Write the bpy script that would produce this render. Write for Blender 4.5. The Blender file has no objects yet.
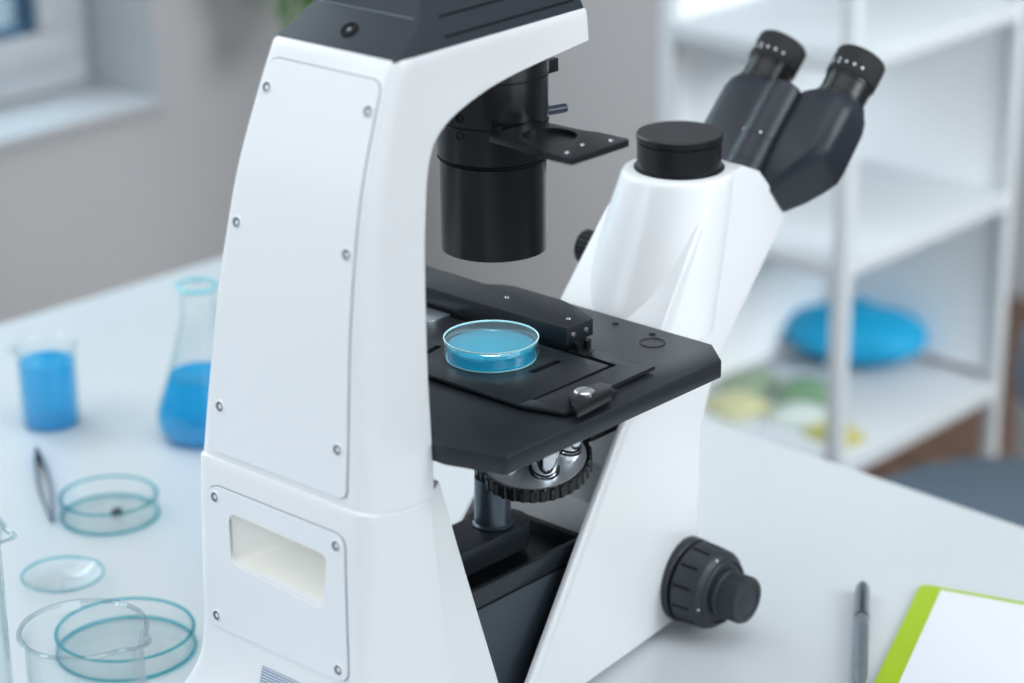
import bpy, bmesh, math, random
from math import sin, cos, pi, radians, sqrt
from mathutils import Vector, Matrix
random.seed(7)
scn = bpy.context.scene
col = scn.collection
R = radians

# ------------------------------------------------------------------ materials
def principled(name, color, rough=.4, metal=0., spec=.5, coat=0., noise=0., nscale=40., bump=0., bscale=300., rnoise=0., sss=0.):
    m = bpy.data.materials.new(name); m.use_nodes = True
    nt = m.node_tree; b = nt.nodes['Principled BSDF']
    b.inputs['Base Color'].default_value = (*color, 1)
    b.inputs['Roughness'].default_value = rough
    b.inputs['Metallic'].default_value = metal
    b.inputs['Specular IOR Level'].default_value = spec
    b.inputs['Coat Weight'].default_value = coat
    b.inputs['Coat Roughness'].default_value = .12
    tc = nt.nodes.new('ShaderNodeTexCoord')
    if noise:
        n = nt.nodes.new('ShaderNodeTexNoise'); n.inputs['Scale'].default_value = nscale; n.inputs['Detail'].default_value = 4
        nt.links.new(tc.outputs['Object'], n.inputs['Vector'])
        mx = nt.nodes.new('ShaderNodeMix'); mx.data_type = 'RGBA'
        mx.inputs[6].default_value = (*[c*(1-noise) for c in color], 1)
        mx.inputs[7].default_value = (*[min(1, c*(1+noise)) for c in color], 1)
        nt.links.new(n.outputs['Fac'], mx.inputs[0]); nt.links.new(mx.outputs[2], b.inputs['Base Color'])
    if bump:
        n = nt.nodes.new('ShaderNodeTexNoise'); n.inputs['Scale'].default_value = bscale; n.inputs['Detail'].default_value = 2
        nt.links.new(tc.outputs['Object'], n.inputs['Vector'])
        bp = nt.nodes.new('ShaderNodeBump'); bp.inputs['Strength'].default_value = bump; bp.inputs['Distance'].default_value = .0005
        nt.links.new(n.outputs['Fac'], bp.inputs['Height']); nt.links.new(bp.outputs['Normal'], b.inputs['Normal'])
    return m

def schlick(nt, f0=.035, top=.6):
    lw = nt.nodes.new('ShaderNodeLayerWeight'); lw.inputs['Blend'].default_value = .5
    p = nt.nodes.new('ShaderNodeMath'); p.operation = 'POWER'; p.inputs[1].default_value = 4.
    nt.links.new(lw.outputs['Facing'], p.inputs[0])
    m = nt.nodes.new('ShaderNodeMath'); m.operation = 'MULTIPLY_ADD'; m.inputs[1].default_value = top; m.inputs[2].default_value = f0
    nt.links.new(p.outputs[0], m.inputs[0]); return m

def glassy(name, tint=(.93, .98, .99), rough=.02, edge=(.45, .8, .82), f0=.035, ew=1.0):
    """thin glass wall: clear when looked through, tinted and mirror-like at grazing angles"""
    m = bpy.data.materials.new(name); m.use_nodes = True
    nt = m.node_tree; nt.nodes.clear()
    out = nt.nodes.new('ShaderNodeOutputMaterial')
    tr = nt.nodes.new('ShaderNodeBsdfTransparent')
    gl = nt.nodes.new('ShaderNodeBsdfGlossy'); gl.inputs['Roughness'].default_value = rough
    fr = schlick(nt, f0)
    lw = nt.nodes.new('ShaderNodeLayerWeight'); lw.inputs['Blend'].default_value = .35
    mc = nt.nodes.new('ShaderNodeMix'); mc.data_type = 'RGBA'
    mc.inputs[6].default_value = (*tint, 1); mc.inputs[7].default_value = (*edge, 1)
    p3 = nt.nodes.new('ShaderNodeMath'); p3.operation = 'POWER'; p3.inputs[1].default_value = 2.5
    nt.links.new(lw.outputs['Facing'], p3.inputs[0])
    pw = nt.nodes.new('ShaderNodeMath'); pw.operation = 'MULTIPLY'; pw.inputs[1].default_value = ew
    nt.links.new(p3.outputs[0], pw.inputs[0]); nt.links.new(pw.outputs[0], mc.inputs[0])
    nt.links.new(mc.outputs[2], tr.inputs['Color'])
    mx = nt.nodes.new('ShaderNodeMixShader')
    nt.links.new(fr.outputs[0], mx.inputs[0]); nt.links.new(tr.outputs[0], mx.inputs[1]); nt.links.new(gl.outputs[0], mx.inputs[2])
    nt.links.new(mx.outputs[0], out.inputs['Surface'])
    return m

def liquid(name, deep, clear, mixf=.55):
    """coloured clear liquid: part tinted see-through, part coloured body, glossy skin"""
    m = bpy.data.materials.new(name); m.use_nodes = True
    nt = m.node_tree; nt.nodes.clear()
    out = nt.nodes.new('ShaderNodeOutputMaterial')
    tr = nt.nodes.new('ShaderNodeBsdfTransparent'); tr.inputs['Color'].default_value = (*clear, 1)
    df = nt.nodes.new('ShaderNodeBsdfTranslucent'); df.inputs['Color'].default_value = (*deep, 1)
    dd = nt.nodes.new('ShaderNodeBsdfDiffuse'); dd.inputs['Color'].default_value = (*deep, 1)
    a = nt.nodes.new('ShaderNodeMixShader'); a.inputs[0].default_value = .5
    nt.links.new(df.outputs[0], a.inputs[1]); nt.links.new(dd.outputs[0], a.inputs[2])
    b = nt.nodes.new('ShaderNodeMixShader'); b.inputs[0].default_value = mixf
    nt.links.new(tr.outputs[0], b.inputs[1]); nt.links.new(a.outputs[0], b.inputs[2])
    gl = nt.nodes.new('ShaderNodeBsdfGlossy'); gl.inputs['Roughness'].default_value = .04
    fr = schlick(nt)
    c = nt.nodes.new('ShaderNodeMixShader')
    nt.links.new(fr.outputs[0], c.inputs[0]); nt.links.new(b.outputs[0], c.inputs[1]); nt.links.new(gl.outputs[0], c.inputs[2])
    nt.links.new(c.outputs[0], out.inputs['Surface'])
    return m

WHITE = principled('white_enamel', (.89, .915, .94), .28, spec=.45, coat=.15, bump=.03, bscale=900)
PANEL = principled('white_panel', (.88, .915, .95), .34, spec=.4, bump=.04, bscale=900)
CREAM = principled('cream_plastic', (.92, .91, .86), .45)
CAPM = principled('slate_plastic', (.027, .036, .049), .5, spec=.32, bump=.06, bscale=1200)
BLACK = principled('black_anodised', (.009, .011, .014), .32, spec=.42)
STAGEM = principled('black_stage', (.018, .023, .029), .36, spec=.42, bump=.05, bscale=1500)
TUBEM = principled('satin_black_metal', (.006, .0075, .010), .22, metal=.0, spec=.5)
EYEM = principled('binocular_plastic', (.017, .023, .032), .40, spec=.40, bump=.08, bscale=1500)
RUBBER = principled('black_rubber', (.012, .014, .017), .6, spec=.35)
KNOBM = principled('knob_plastic', (.026, .032, .040), .42, spec=.45)
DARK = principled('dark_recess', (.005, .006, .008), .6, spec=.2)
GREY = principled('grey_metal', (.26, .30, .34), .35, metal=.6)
SCREWM = principled('shaded_screw_metal', (.20, .23, .26), .4, metal=.3)  # metal darkened to paint the shade inside the screw recess
STEEL = principled('bright_steel', (.72, .76, .80), .24, metal=1.)
CHROME = principled('chrome', (.85, .88, .92), .12, metal=1.)
PRINT = principled('white_print', (.75, .8, .85), .5)
TABLEM = principled('white_laminate', (.66, .70, .725), .25, spec=.5, noise=.015, nscale=6)
RIMM = principled('table_edge', (.62, .67, .71), .4)
GLASS = glassy('clear_glass', tint=(.985, .995, .995), edge=(.62, .86, .88), ew=.8)
GLASS2 = glassy('clear_glass_pale', tint=(.975, .99, .995), edge=(.72, .82, .85), ew=.8)
TEAL = glassy('teal_edged_glass', tint=(.992, .996, .996), edge=(.62, .86, .87), ew=.8)
CYAN = glassy('cyan_dish_glass', tint=(.97, 1., 1.), edge=(.62, .95, 1.), ew=.8, rough=.03)
LIDTOP = glassy('lid_glass', tint=(.93, .985, .99), edge=(.75, .95, .98), ew=.8, rough=.06, f0=.13)
BLUE = liquid('blue_solution', (.0, .58, .92), (.0, .74, 1.0), .62)
CYANL = liquid('cyan_solution', (.0, .74, 1.0), (.25, .85, 1.0), .62)

# ------------------------------------------------------------------ mesh helpers
def obj(name, bm, m, parent=None, smooth=35, loc=None):
    bmesh.ops.recalc_face_normals(bm, faces=bm.faces[:])
    me = bpy.data.meshes.new(name)
    bm.to_mesh(me); bm.free()
    for mm in (m if isinstance(m, (list, tuple)) else [m]): me.materials.append(mm)
    if smooth:
        me.shade_smooth()
        try: me.set_sharp_from_angle(angle=R(smooth))
        except Exception: pass
    o = bpy.data.objects.new(name, me); col.objects.link(o)
    if parent is not None: o.parent = parent
    if loc is not None: o.location = loc
    return o

def thing(name, label, cat, loc=(0, 0, 0), rz=0., group=None):
    o = bpy.data.objects.new(name, None); col.objects.link(o)
    o.empty_display_size = .02
    o.location = loc; o.rotation_euler = (0, 0, rz)
    o['label'] = label; o['category'] = cat
    if group: o['group'] = group
    return o

def tag(o, label, cat, group=None):
    o['label'] = label; o['category'] = cat
    if group: o['group'] = group
    return o

def struct(name, bm, m, smooth=0):
    o = obj(name, bm, m, None, smooth); o['kind'] = 'structure'; return o

def new(): return bmesh.new()

def add_box(bm, x0, x1, y0, y1, z0, z1, bev=0., M=None, mi=0, seg=2):
    t = bmesh.new()
    vs = [t.verts.new((x, y, z)) for x in (x0, x1) for y in (y0, y1) for z in (z0, z1)]
    for f in ((0,1,3,2),(4,6,7,5),(0,4,5,1),(2,3,7,6),(0,2,6,4),(1,5,7,3)): t.faces.new([vs[i] for i in f])
    if bev: bmesh.ops.bevel(t, geom=t.edges[:], offset=bev, segments=seg, affect='EDGES', profile=.5)
    merge(bm, t, M, mi)

def merge(bm, t, M=None, mi=0):
    if M is not None: bmesh.ops.transform(t, matrix=M, verts=t.verts[:])
    bmesh.ops.recalc_face_normals(t, faces=t.faces[:])
    mp = {v: bm.verts.new(v.co) for v in t.verts}
    for f in t.faces:
        try:
            g = bm.faces.new([mp[v] for v in f.verts]); g.material_index = mi if mi else f.material_index
        except ValueError: pass
    t.free()

def add_prism(bm, pts, z0, z1, bev=0., M=None, mi=0, seg=2, vbev=0.):
    """polygon in XY, extruded along Z"""
    t = bmesh.new()
    lo = [t.verts.new((x, y, z0)) for x, y in pts]; hi = [t.verts.new((x, y, z1)) for x, y in pts]
    n = len(pts)
    t.faces.new(lo[::-1]); t.faces.new(hi)
    for i in range(n): t.faces.new((lo[i], lo[(i+1) % n], hi[(i+1) % n], hi[i]))
    if vbev:
        ve = [e for e in t.edges if abs(e.verts[0].co.z - e.verts[1].co.z) > 1e-6]
        bmesh.ops.bevel(t, geom=ve, offset=vbev, segments=4, affect='EDGES', profile=.5)
    if bev:
        hz = [e for e in t.edges if abs(e.verts[0].co.z - e.verts[1].co.z) < 1e-7]
        bmesh.ops.bevel(t, geom=hz, offset=bev, segments=seg, affect='EDGES', profile=.5)
    merge(bm, t, M, mi)

def add_lathe(bm, prof, seg=48, M=None, mi=0, ribs=None, closed=False):
    """prof [(r, z)] turned about Z. ribs: {profile index: (count, depth)} scallops that ring"""
    t = bmesh.new(); rows = []
    for k, (r, z) in enumerate(prof):
        if r < 1e-6: rows.append([t.verts.new((0, 0, z))]); continue
        row = []
        for i in range(seg):
            rr = r
            if ribs and k in ribs:
                c, d = ribs[k]
                rr = r - (d if ((i*c*2)//seg) % 2 else 0)
            a = 2*pi*i/seg; row.append(t.verts.new((rr*cos(a), rr*sin(a), z)))
        rows.append(row)
    for a, b in zip(rows, rows[1:]):
        for i in range(seg):
            j = (i+1) % seg
            if len(a) == 1 and len(b) == 1: continue
            if len(a) == 1: t.faces.new((a[0], b[i], b[j]))
            elif len(b) == 1: t.faces.new((a[i], b[0], a[j]))
            else: t.faces.new((a[i], a[j], b[j], b[i]))
    merge(bm, t, M, mi)

def add_tube(bm, pts, rad, seg=10, M=None, mi=0):
    """round bar along a polyline, radius may vary"""
    t = bmesh.new(); rings = []
    n = len(pts); pts = [Vector(p) for p in pts]
    rads = rad if isinstance(rad, (list, tuple)) else [rad]*n
    for i, p in enumerate(pts):
        d = (pts[min(i+1, n-1)] - pts[max(i-1, 0)]).normalized()
        u = d.cross(Vector((0, 0, 1)) if abs(d.z) < .9 else Vector((1, 0, 0))).normalized(); v = d.cross(u)
        rings.append([t.verts.new(p + rads[i]*(cos(2*pi*k/seg)*u + sin(2*pi*k/seg)*v)) for k in range(seg)])
    for a, b in zip(rings, rings[1:]):
        for k in range(seg): t.faces.new((a[k], a[(k+1) % seg], b[(k+1) % seg], b[k]))
    t.faces.new(rings[0][::-1]); t.faces.new(rings[-1])
    merge(bm, t, M, mi)

def frame_z(origin, zdir, xhint=(1, 0, 0)):
    z = Vector(zdir).normalized(); x = Vector(xhint); x = (x - z*x.dot(z)).normalized(); y = z.cross(x)
    M = Matrix((x, y, z)).transposed().to_4x4(); M.translation = Vector(origin); return M

def side_solid(bm, prof, w, back=(), wround=.0, soft=.002, seg=5, midset=(), mid=.004):
    """prof: closed (x,z) outline; half width w(x,z); 'back' = indices i whose outline piece i->i+1 gets the big corner round."""
    t = bmesh.new(); n = len(prof)
    L = [t.verts.new((x, w(x, z), z)) for x, z in prof]; Rr = [t.verts.new((x, -w(x, z), z)) for x, z in prof]
    for i in range(n):
        j = (i+1) % n; t.faces.new((L[i], L[j], Rr[j], Rr[i]))
    fl = t.faces.new(L[::-1]); fr = t.faces.new(Rr)
    lay = t.edges.layers.float.new('bevel_weight_edge')
    big = set()
    for S in (L, Rr):
        for i in range(n):
            e = t.edges.get((S[i], S[(i+1) % n]))
            e[lay] = 1.0 if i in back else mid/wround if i in midset else soft/max(wround, 1e-6) if wround else 1.
    bmesh.ops.recalc_face_normals(t, faces=t.faces[:])
    return t

def cut(o, bm):
    """carve the shape bm out of o and drop the cutter"""
    bmesh.ops.recalc_face_normals(bm, faces=bm.faces[:])
    me = bpy.data.meshes.new('carve'); bm.to_mesh(me); bm.free()
    c = bpy.data.objects.new('carve', me); col.objects.link(c)
    md = o.modifiers.new('carve', 'BOOLEAN'); md.object = c; md.operation = 'DIFFERENCE'; md.solver = 'EXACT'
    bake(o)
    bpy.data.objects.remove(c)

def bake(o):
    bpy.context.view_layer.update()
    dg = bpy.context.evaluated_depsgraph_get(); dg.update()
    nm = bpy.data.meshes.new_from_object(o.evaluated_get(dg), preserve_all_data_layers=True, depsgraph=dg)
    o.modifiers.clear(); o.data = nm

def bevel_obj(name, t, m, parent, width, seg=5, smooth=30):
    """mesh with weighted edges -> rounded"""
    me = bpy.data.meshes.new(name); t.to_mesh(me); t.free(); me.materials.append(m)
    o = bpy.data.objects.new(name, me); col.objects.link(o); o.parent = parent
    md = o.modifiers.new('round', 'BEVEL'); md.limit_method = 'WEIGHT'; md.width = width; md.segments = seg; md.profile = .5
    md.use_clamp_overlap = False; md.offset_type = 'OFFSET'; md.miter_outer = 'MITER_SHARP'
    bake(o)
    o.data.shade_smooth(); o.data.set_sharp_from_angle(angle=R(smooth))
    return o

def lerp(a, b, t): return a + (b-a)*t
def interp(tab, x):
    if x <= tab[0][0]: return tab[0][1]
    for (a, b), (c, d) in zip(tab, tab[1:]):
        if x <= c: return lerp(b, d, (x-a)/(c-a))
    return tab[-1][1]
def smooth_tab(tab, n):
    """Catmull-Rom through (z, x) samples"""
    out = []
    for i in range(len(tab)-1):
        p0 = tab[max(i-1, 0)]; p1 = tab[i]; p2 = tab[i+1]; p3 = tab[min(i+2, len(tab)-1)]
        for k in range(n):
            t = k/n
            def c(j): return .5*((2*p1[j]) + (-p0[j]+p2[j])*t + (2*p0[j]-5*p1[j]+4*p2[j]-p3[j])*t*t + (-p0[j]+3*p1[j]-3*p2[j]+p3[j])*t**3)
            out.append((c(0), c(1)))
    out.append(tab[-1]); return out

def add_text(bm, s, size, M, mi=0, ext=.0001):
    cu = bpy.data.curves.new('lettering', 'FONT'); cu.body = s; cu.size = size; cu.align_x = 'CENTER'; cu.align_y = 'CENTER'; cu.extrude = ext
    o = bpy.data.objects.new('lettering', cu); col.objects.link(o)
    bpy.context.view_layer.update(); dg = bpy.context.evaluated_depsgraph_get()
    me = bpy.data.meshes.new_from_object(o.evaluated_get(dg), depsgraph=dg)
    t = bmesh.new(); t.from_mesh(me); merge(bm, t, M, mi)
    bpy.data.objects.remove(o); bpy.data.curves.remove(cu); bpy.data.meshes.remove(me)

# ================================================================== SETTING
# +X runs along the microscope (rear panel -> eyepieces), -Y is its right hand side, z = 0 is the table top
TA = R(-2.4)                                     # the table is turned slightly against the microscope
FLOOR = -.75
wallm = principled('grey_wall', (.46, .460, .470), .8, spec=.2, noise=.04, nscale=3, bump=.1, bscale=200)
b = new()
WX0, WX1, WZ0, WZ1, WY = -.75, .83, -.02, 1.25, 1.30
add_box(b, -2.2, WX0, WY, WY+.3, FLOOR, 2.0); add_box(b, WX1, 2.72, WY, WY+.3, FLOOR, 2.0)
add_box(b, WX0, WX1, WY, WY+.3, FLOOR, WZ0); add_box(b, WX0, WX1, WY, WY+.3, WZ1, 2.0)
struct('wall_back', b, wallm)
b = new(); add_box(b, 2.72, 2.82, -2.2, WY+.3, FLOOR, 2.0)
struct('wall_right', b, principled('pale_wall', (.62, .66, .70), .8, spec=.2, noise=.03, nscale=3))
woodm = bpy.data.materials.new('brown_floor'); woodm.use_nodes = True
nt = woodm.node_tree; pb = nt.nodes['Principled BSDF']; pb.inputs['Roughness'].default_value = .45
tc = nt.nodes.new('ShaderNodeTexCoord'); wv = nt.nodes.new('ShaderNodeTexWave'); wv.inputs['Scale'].default_value = 4; wv.inputs['Distortion'].default_value = 3; wv.inputs['Detail'].default_value = 3
cr = nt.nodes.new('ShaderNodeValToRGB'); cr.color_ramp.elements[0].color = (.12, .062, .035, 1); cr.color_ramp.elements[1].color = (.24, .13, .075, 1)
nt.links.new(tc.outputs['Object'], wv.inputs['Vector']); nt.links.new(wv.outputs['Fac'], cr.inputs[0]); nt.links.new(cr.outputs[0], pb.inputs['Base Color'])
b = new(); add_box(b, -2.2, 2.82, -2.2, WY+.3, FLOOR-.05, FLOOR)
struct('floor', b, woodm)
# window: sill and jamb boards, sash frame, pane
wf = principled('white_window_paint', (.46, .48, .50), .5)
wframe = principled('grey_window_frame', (.50, .53, .56), .4)
win = bpy.data.objects.new('window_1', None); col.objects.link(win); win['kind'] = 'structure'; win.location = (0, 0, 0)
b = new(); add_box(b, WX0, WX1, WY-.012, WY+.12, WZ0-.001, WZ0+.012, .003); obj('window_sill', b, wf, win)
b = new(); add_box(b, WX1-.012, WX1+.001, WY-.006, WY+.12, WZ0+.012, WZ1, .003); obj('window_jamb', b, wf, win)
b = new()
fx0, fx1, fz0, fz1 = WX0, WX1-.012, WZ0+.012, WZ1
add_box(b, fx0, fx1, WY+.115, WY+.175, fz0, fz0+.035, .004); add_box(b, fx0, fx1, WY+.115, WY+.175, fz1-.04, fz1, .004)
add_box(b, fx0, fx0+.04, WY+.115, WY+.175, fz0+.035, fz1-.04, .004); add_box(b, fx1-.04, fx1, WY+.115, WY+.175, fz0+.035, fz1-.04, .004)
obj('window_frame', b, wframe, win)
b = new()
sx0, sx1, sz0, sz1 = .0, fx1-.04, fz0+.035, fz1-.04
add_box(b, sx0, sx1, WY+.10, WY+.15, sz0, sz0+.042, .006); add_box(b, sx0, sx1, WY+.10, WY+.15, sz1-.05, sz1, .006)
add_box(b, sx0, sx0+.05, WY+.10, WY+.15, sz0+.042, sz1-.05, .006); add_box(b, sx1-.042, sx1, WY+.10, WY+.15, sz0+.042, sz1-.05, .006)
obj('window_sash', b, wf, win)
b = new(); gx0, gx1, gz0, gz1 = sx0+.05, sx1-.042, sz0+.042, sz1-.05
for q in ((gx0, gx1, gz0, gz0+.007), (gx0, gx1, gz1-.007, gz1), (gx0, gx0+.007, gz0, gz1), (gx1-.007, gx1, gz0, gz1)):
    add_box(b, q[0], q[1], WY+.108, WY+.142, q[2], q[3])
obj('window_gasket', b, principled('dark_gasket', (.03, .07, .12), .6), win)
b = new(); add_box(b, gx0+.007, gx1-.007, WY+.122, WY+.126, gz0+.007, gz1-.007); obj('window_pane', b, glassy('window_glass', tint=(.85, .95, 1.), edge=(.6, .8, .9)), win)

b = new(); add_box(b, -1.5, 3.0, 3.2, 3.3, -2.5, 2.0)
struct('window_backdrop', b, principled('bright_backdrop', (.88, .96, 1.), .8, noise=.1, nscale=2))  # pale sheet added outside so the window pane looks bright

# table
def T(x, y):  # table-frame -> world (turned by TA)
    return (x*cos(TA) - y*sin(TA), x*sin(TA) + y*cos(TA))
tab = thing('work_table', 'large white laboratory table top holding the microscope and glassware', 'table', (0, 0, FLOOR), TA)
TX0, TX1, TY0, TY1 = -1.25, .428, -.75, .785
b = new(); add_prism(b, [(TX0, TY0), (TX1, TY0), (TX1, TY1), (TX0, TY1)], -FLOOR-.03, -FLOOR, .0015, vbev=.004); obj('tabletop', b, TABLEM, tab)
for x in (TX0+.06, TX1-.06):
    for y in (TY0+.06, TY1-.06):
        b = new(); add_box(b, x-.025, x+.025, y-.025, y+.025, 0, -FLOOR-.03, .003); obj('leg', b, RIMM, tab)

# ================================================================== MICROSCOPE
mic = thing('inverted_microscope', 'large white inverted laboratory microscope with black stage and binocular head standing on the table', 'microscope')

# ---- rear column and arm (upper housing)
WTOP = .049
def wl(x, z): return .050 - .112*x                                  # lower body narrows toward the front
def wu(x, z):
    t = max(0., min(1., (z-.19)/.24)); top = WTOP - .050*max(0., x+.11)
    return lerp(wl(min(x, -.11), z), top, t)
back_tab = [(.2018, -.1757), (.212, -.1745), (.231, -.1724), (.290, -.1652), (.336, -.1568), (.370, -.1482), (.408, -.1340), (.4330, -.1235)]
bk = smooth_tab(back_tab, 4)
panel_half = lambda z: interp([(.2045, .0545), (.2330, .0535), (.336, .0477), (.417, .0428), (.423, .0415)], z)
def corner_ring(xb, xf, wf, rxb, ryb, rf, z, k=6):
    """rounded trapezoid in plan: back edge at xb, front edge at xf, half width wf(x)"""
    P = [(xb, wf(xb)), (xb, -wf(xb)), (xf, -wf(xf)), (xf, wf(xf))]
    out = []
    for i in range(4):
        p = Vector(P[i]); pv = Vector(P[i-1]); nx = Vector(P[(i+1) % 4])
        def dist(q):
            d = (q-p); along_y = abs(d.y) > abs(d.x)
            r = (ryb if along_y else rxb) if i < 2 else rf
            return p + d.normalized()*min(r, d.length*.49)
        a, c = dist(pv), dist(nx)
        for j in range(k+1):
            u = j/k; q = a*(1-u)**2 + p*(2*u*(1-u)) + c*u*u; out.append((q.x, q.y, z))
        if i in (1, 3):                                               # extra points along the flank keep the skin even
            for u in (.25, .5, .75): q = c.lerp(Vector(P[(i+1) % 4]) + (p-Vector(P[(i+1) % 4])).normalized()*(rf if i == 1 else rxb), u); out.append((q.x, q.y, z))
    return out
def loft(name, rings, m, parent, smooth=32):
    tt = bmesh.new(); rows = [[tt.verts.new(p) for p in r] for r in rings]
    for a_, b_ in zip(rows, rows[1:]):
        n = len(a_)
        for i in range(n): tt.faces.new((a_[i], a_[(i+1) % n], b_[(i+1) % n], b_[i]))
    tt.faces.new(rows[0][::-1]); tt.faces.new(rows[-1])
    bb = new(); merge(bb, tt); return obj(name, bb, m, parent, smooth)
under0 = [(-.1150, .1905), (-.1150, .225), (-.1148, .256), (-.1135, .285), (-.1118, .3125), (-.1104, .330), (-.1082, .348), (-.1055, .3660), (-.1018, .3780), (-.0960, .3868), (-.0870, .3932), (-.0775, .3975), (-.060, .4028), (-.0405, .4068), (-.020, .4094), (.006, .4119), (.0385, .4146)]
un_tab = smooth_tab([(z, x) for x, z in under0], 3)
def split_z(x, top):                                                  # the joint between the housings dips toward the front
    return interp([(-.178, 0.), (-.144, -.0098), (-.115, -.0120)], x)*top
zs = sorted(set([z for z, x in un_tab] + [.1995, .2000, .2008, .2025] + [.2025+.0105*i for i in range(1, 17)] + [.4155, .420, .428, .4318, .4330]))
rings = []
for z in zs:
    if z < .1995: continue
    xb = interp([(b_, a_) for b_, a_ in bk], z); xf = interp(un_tab, z)
    ins = .0012*max(0, (.2008-z)/.0013) + (.0012 if z > .4325 else .0003 if z > .431 else 0)
    ry = max(.006, wu(xb, z) - panel_half(z) - .0008)
    ring = corner_ring(xb+ins, xf-ins, lambda x: wu(x, z)-ins, .0150, ry, .0022 if z < .4140 else .0016, z)
    f = max(0., min(1., (.235-z)/.034))
    ring = [(x, y, zz + split_z(x, f) + (.0016 if z > .414 else 0)*0) for x, y, zz in ring]
    rings.append(ring)
up = loft('upper_housing', rings, WHITE, mic)

# ---- rear lower housing (leg at the back, plinth)
lb_tab = [(.0, -.2010), (.012, -.2010), (.045, -.1990), (.058, -.1915), (.066, -.1868), (.075, -.1838), (.0975, -.1808), (.137, -.1795), (.176, -.1780), (.2008, -.1765)]
ls = smooth_tab(lb_tab, 3)
def wlow(x, z):
    w = wl(x, z) + .0004
    if z < .078: w += .007*min(1., (.078-z)/.032)**1.3*max(0., min(1., (-x-.125)/.05))
    return w
lf_tab = [(.0, -.0935), (.018, -.0942), (.040, -.0990), (.0985, -.1075), (.150, -.1145), (.2008, -.1200)]
rings = []
for z in [.004, .0048, .006] + [.012+.0055*i for i in range(0, 34)] + [.1985, .1996, .2002, .2005]:
    xb = interp(ls, z); xf = interp(lf_tab, z)
    ins = .0012*max(0, (z-.1990)/.0015) + .0012*max(0, (.0055-z)/.0015)
    ring = corner_ring(xb+ins, xf-ins, lambda x: wlow(x, z)-ins, .0150, .0130, .0020, z)
    f = max(0., min(1., (z-.165)/.034))
    rings.append([(x, y, zz + split_z(x, f)) for x, y, zz in ring])
low = loft('rear_housing', rings, WHITE, mic)
c = new()                                                             # void for the hand recess
add_prism(c, [(-.0395, .1365), (.0382, .1402), (.0388, .1720), (-.0425, .1698)], -.205, -.150, M=Matrix(((0, 0, 1, 0), (1, 0, 0, 0), (0, 1, 0, 0), (0, 0, 0, 1))))
cut(low, c)
low.data.shade_smooth(); low.data.set_sharp_from_angle(angle=R(32))
# slanted inner cheek of the rear leg, seen through the V gap
b = new()
for s in (-1, 1):
    pts = [(-.1205, .1885), (-.1075, .0985), (-.0945, .018), (-.0440, .018), (-.0510, .040), (-.0870, .140), (-.1050, .1920)]
    tt = bmesh.new()
    A = []; Bv = []
    for x, z in pts:
        inner = x > -.112 - (.1885-z)*0 and (x, z) in pts[3:]
        y = (wl(x, z) - .001) if not inner else wl(x, z) - .0065
        A.append(tt.verts.new((x, s*y, z))); Bv.append(tt.verts.new((x, s*.036, z)))
    n = len(pts)
    tt.faces.new(A); tt.faces.new(Bv[::-1])
    for i in range(n): tt.faces.new((A[i], A[(i+1) % n], Bv[(i+1) % n], Bv[i]))
    merge(b, tt)
obj('inner_cheek', b, WHITE, mic, 40)

# ---- plinth joining rear leg and front column
b = new()
pts = [(-.13, .0555), (-.13, -.0555), (-.02, -.0505), (-.02, .0505)]
add_prism(b, pts, .003, .020, .002)
obj('plinth', b, WHITE, mic)
for x, y in ((-.17, .05), (-.17, -.05), (.12, .022), (.12, -.022)):
    b = new(); add_lathe(b, [(0, 0), (.009, 0), (.010, .001), (.010, .005), (0, .005)], 24, Matrix.Translation((x, y, 0))); obj('foot', b, RUBBER, mic)

# ---- front column with the leaning head
rl = lambda z: -.053 + .76*z - (.004*min(1, max(0, (z-.18)/.04)))
prof = [(-.040, .004), (rl(.02), .020), (rl(.16), .160), (rl(.2225), .2225), (rl(.27), .270), (.1735, .2975),
        (.2100, .2985), (.2330, .2890), (.2395, .2830), (.2700, .2530), (.2690, .2490), (.2300, .2110), (.1900, .1740), (.1760, .1500), (.1690, .1320), (.1675, .1000), (.1675, .0120), (.160, .004)]
def whead(x, z): return wl(x, z) + .005*min(1, max(0, (z-.185)/.035))*min(1, max(0, 1-(x-rl(z))/.06))
t = side_solid(None, prof, whead, back={11, 12, 13, 14, 15}, wround=.005, soft=.0018, midset={3, 4}, mid=.0042)
frontc = bevel_obj('front_column', t, WHITE, mic, .005, 4, 28)
c = new()                                                             # hollow between the two rear cheeks of the column, below the stage
tt = bmesh.new()
pf = [(rl(.02)-.05, .0205), (.045, .0205), (.045, .122), (.080, .130), (.088, .165), (.095, .199), (rl(.199)-.05, .199)]
A = [tt.verts.new((x, wl(x, z)-.0035, z)) for x, z in pf]; Bv = [tt.verts.new((x, -(wl(x, z)-.0035), z)) for x, z in pf]
tt.faces.new(A); tt.faces.new(Bv[::-1])
for i in range(len(pf)): tt.faces.new((A[i], A[(i+1) % len(pf)], Bv[(i+1) % len(pf)], Bv[i]))
merge(c, tt); cut(frontc, c)
frontc.data.shade_smooth(); frontc.data.set_sharp_from_angle(angle=R(28))
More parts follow.
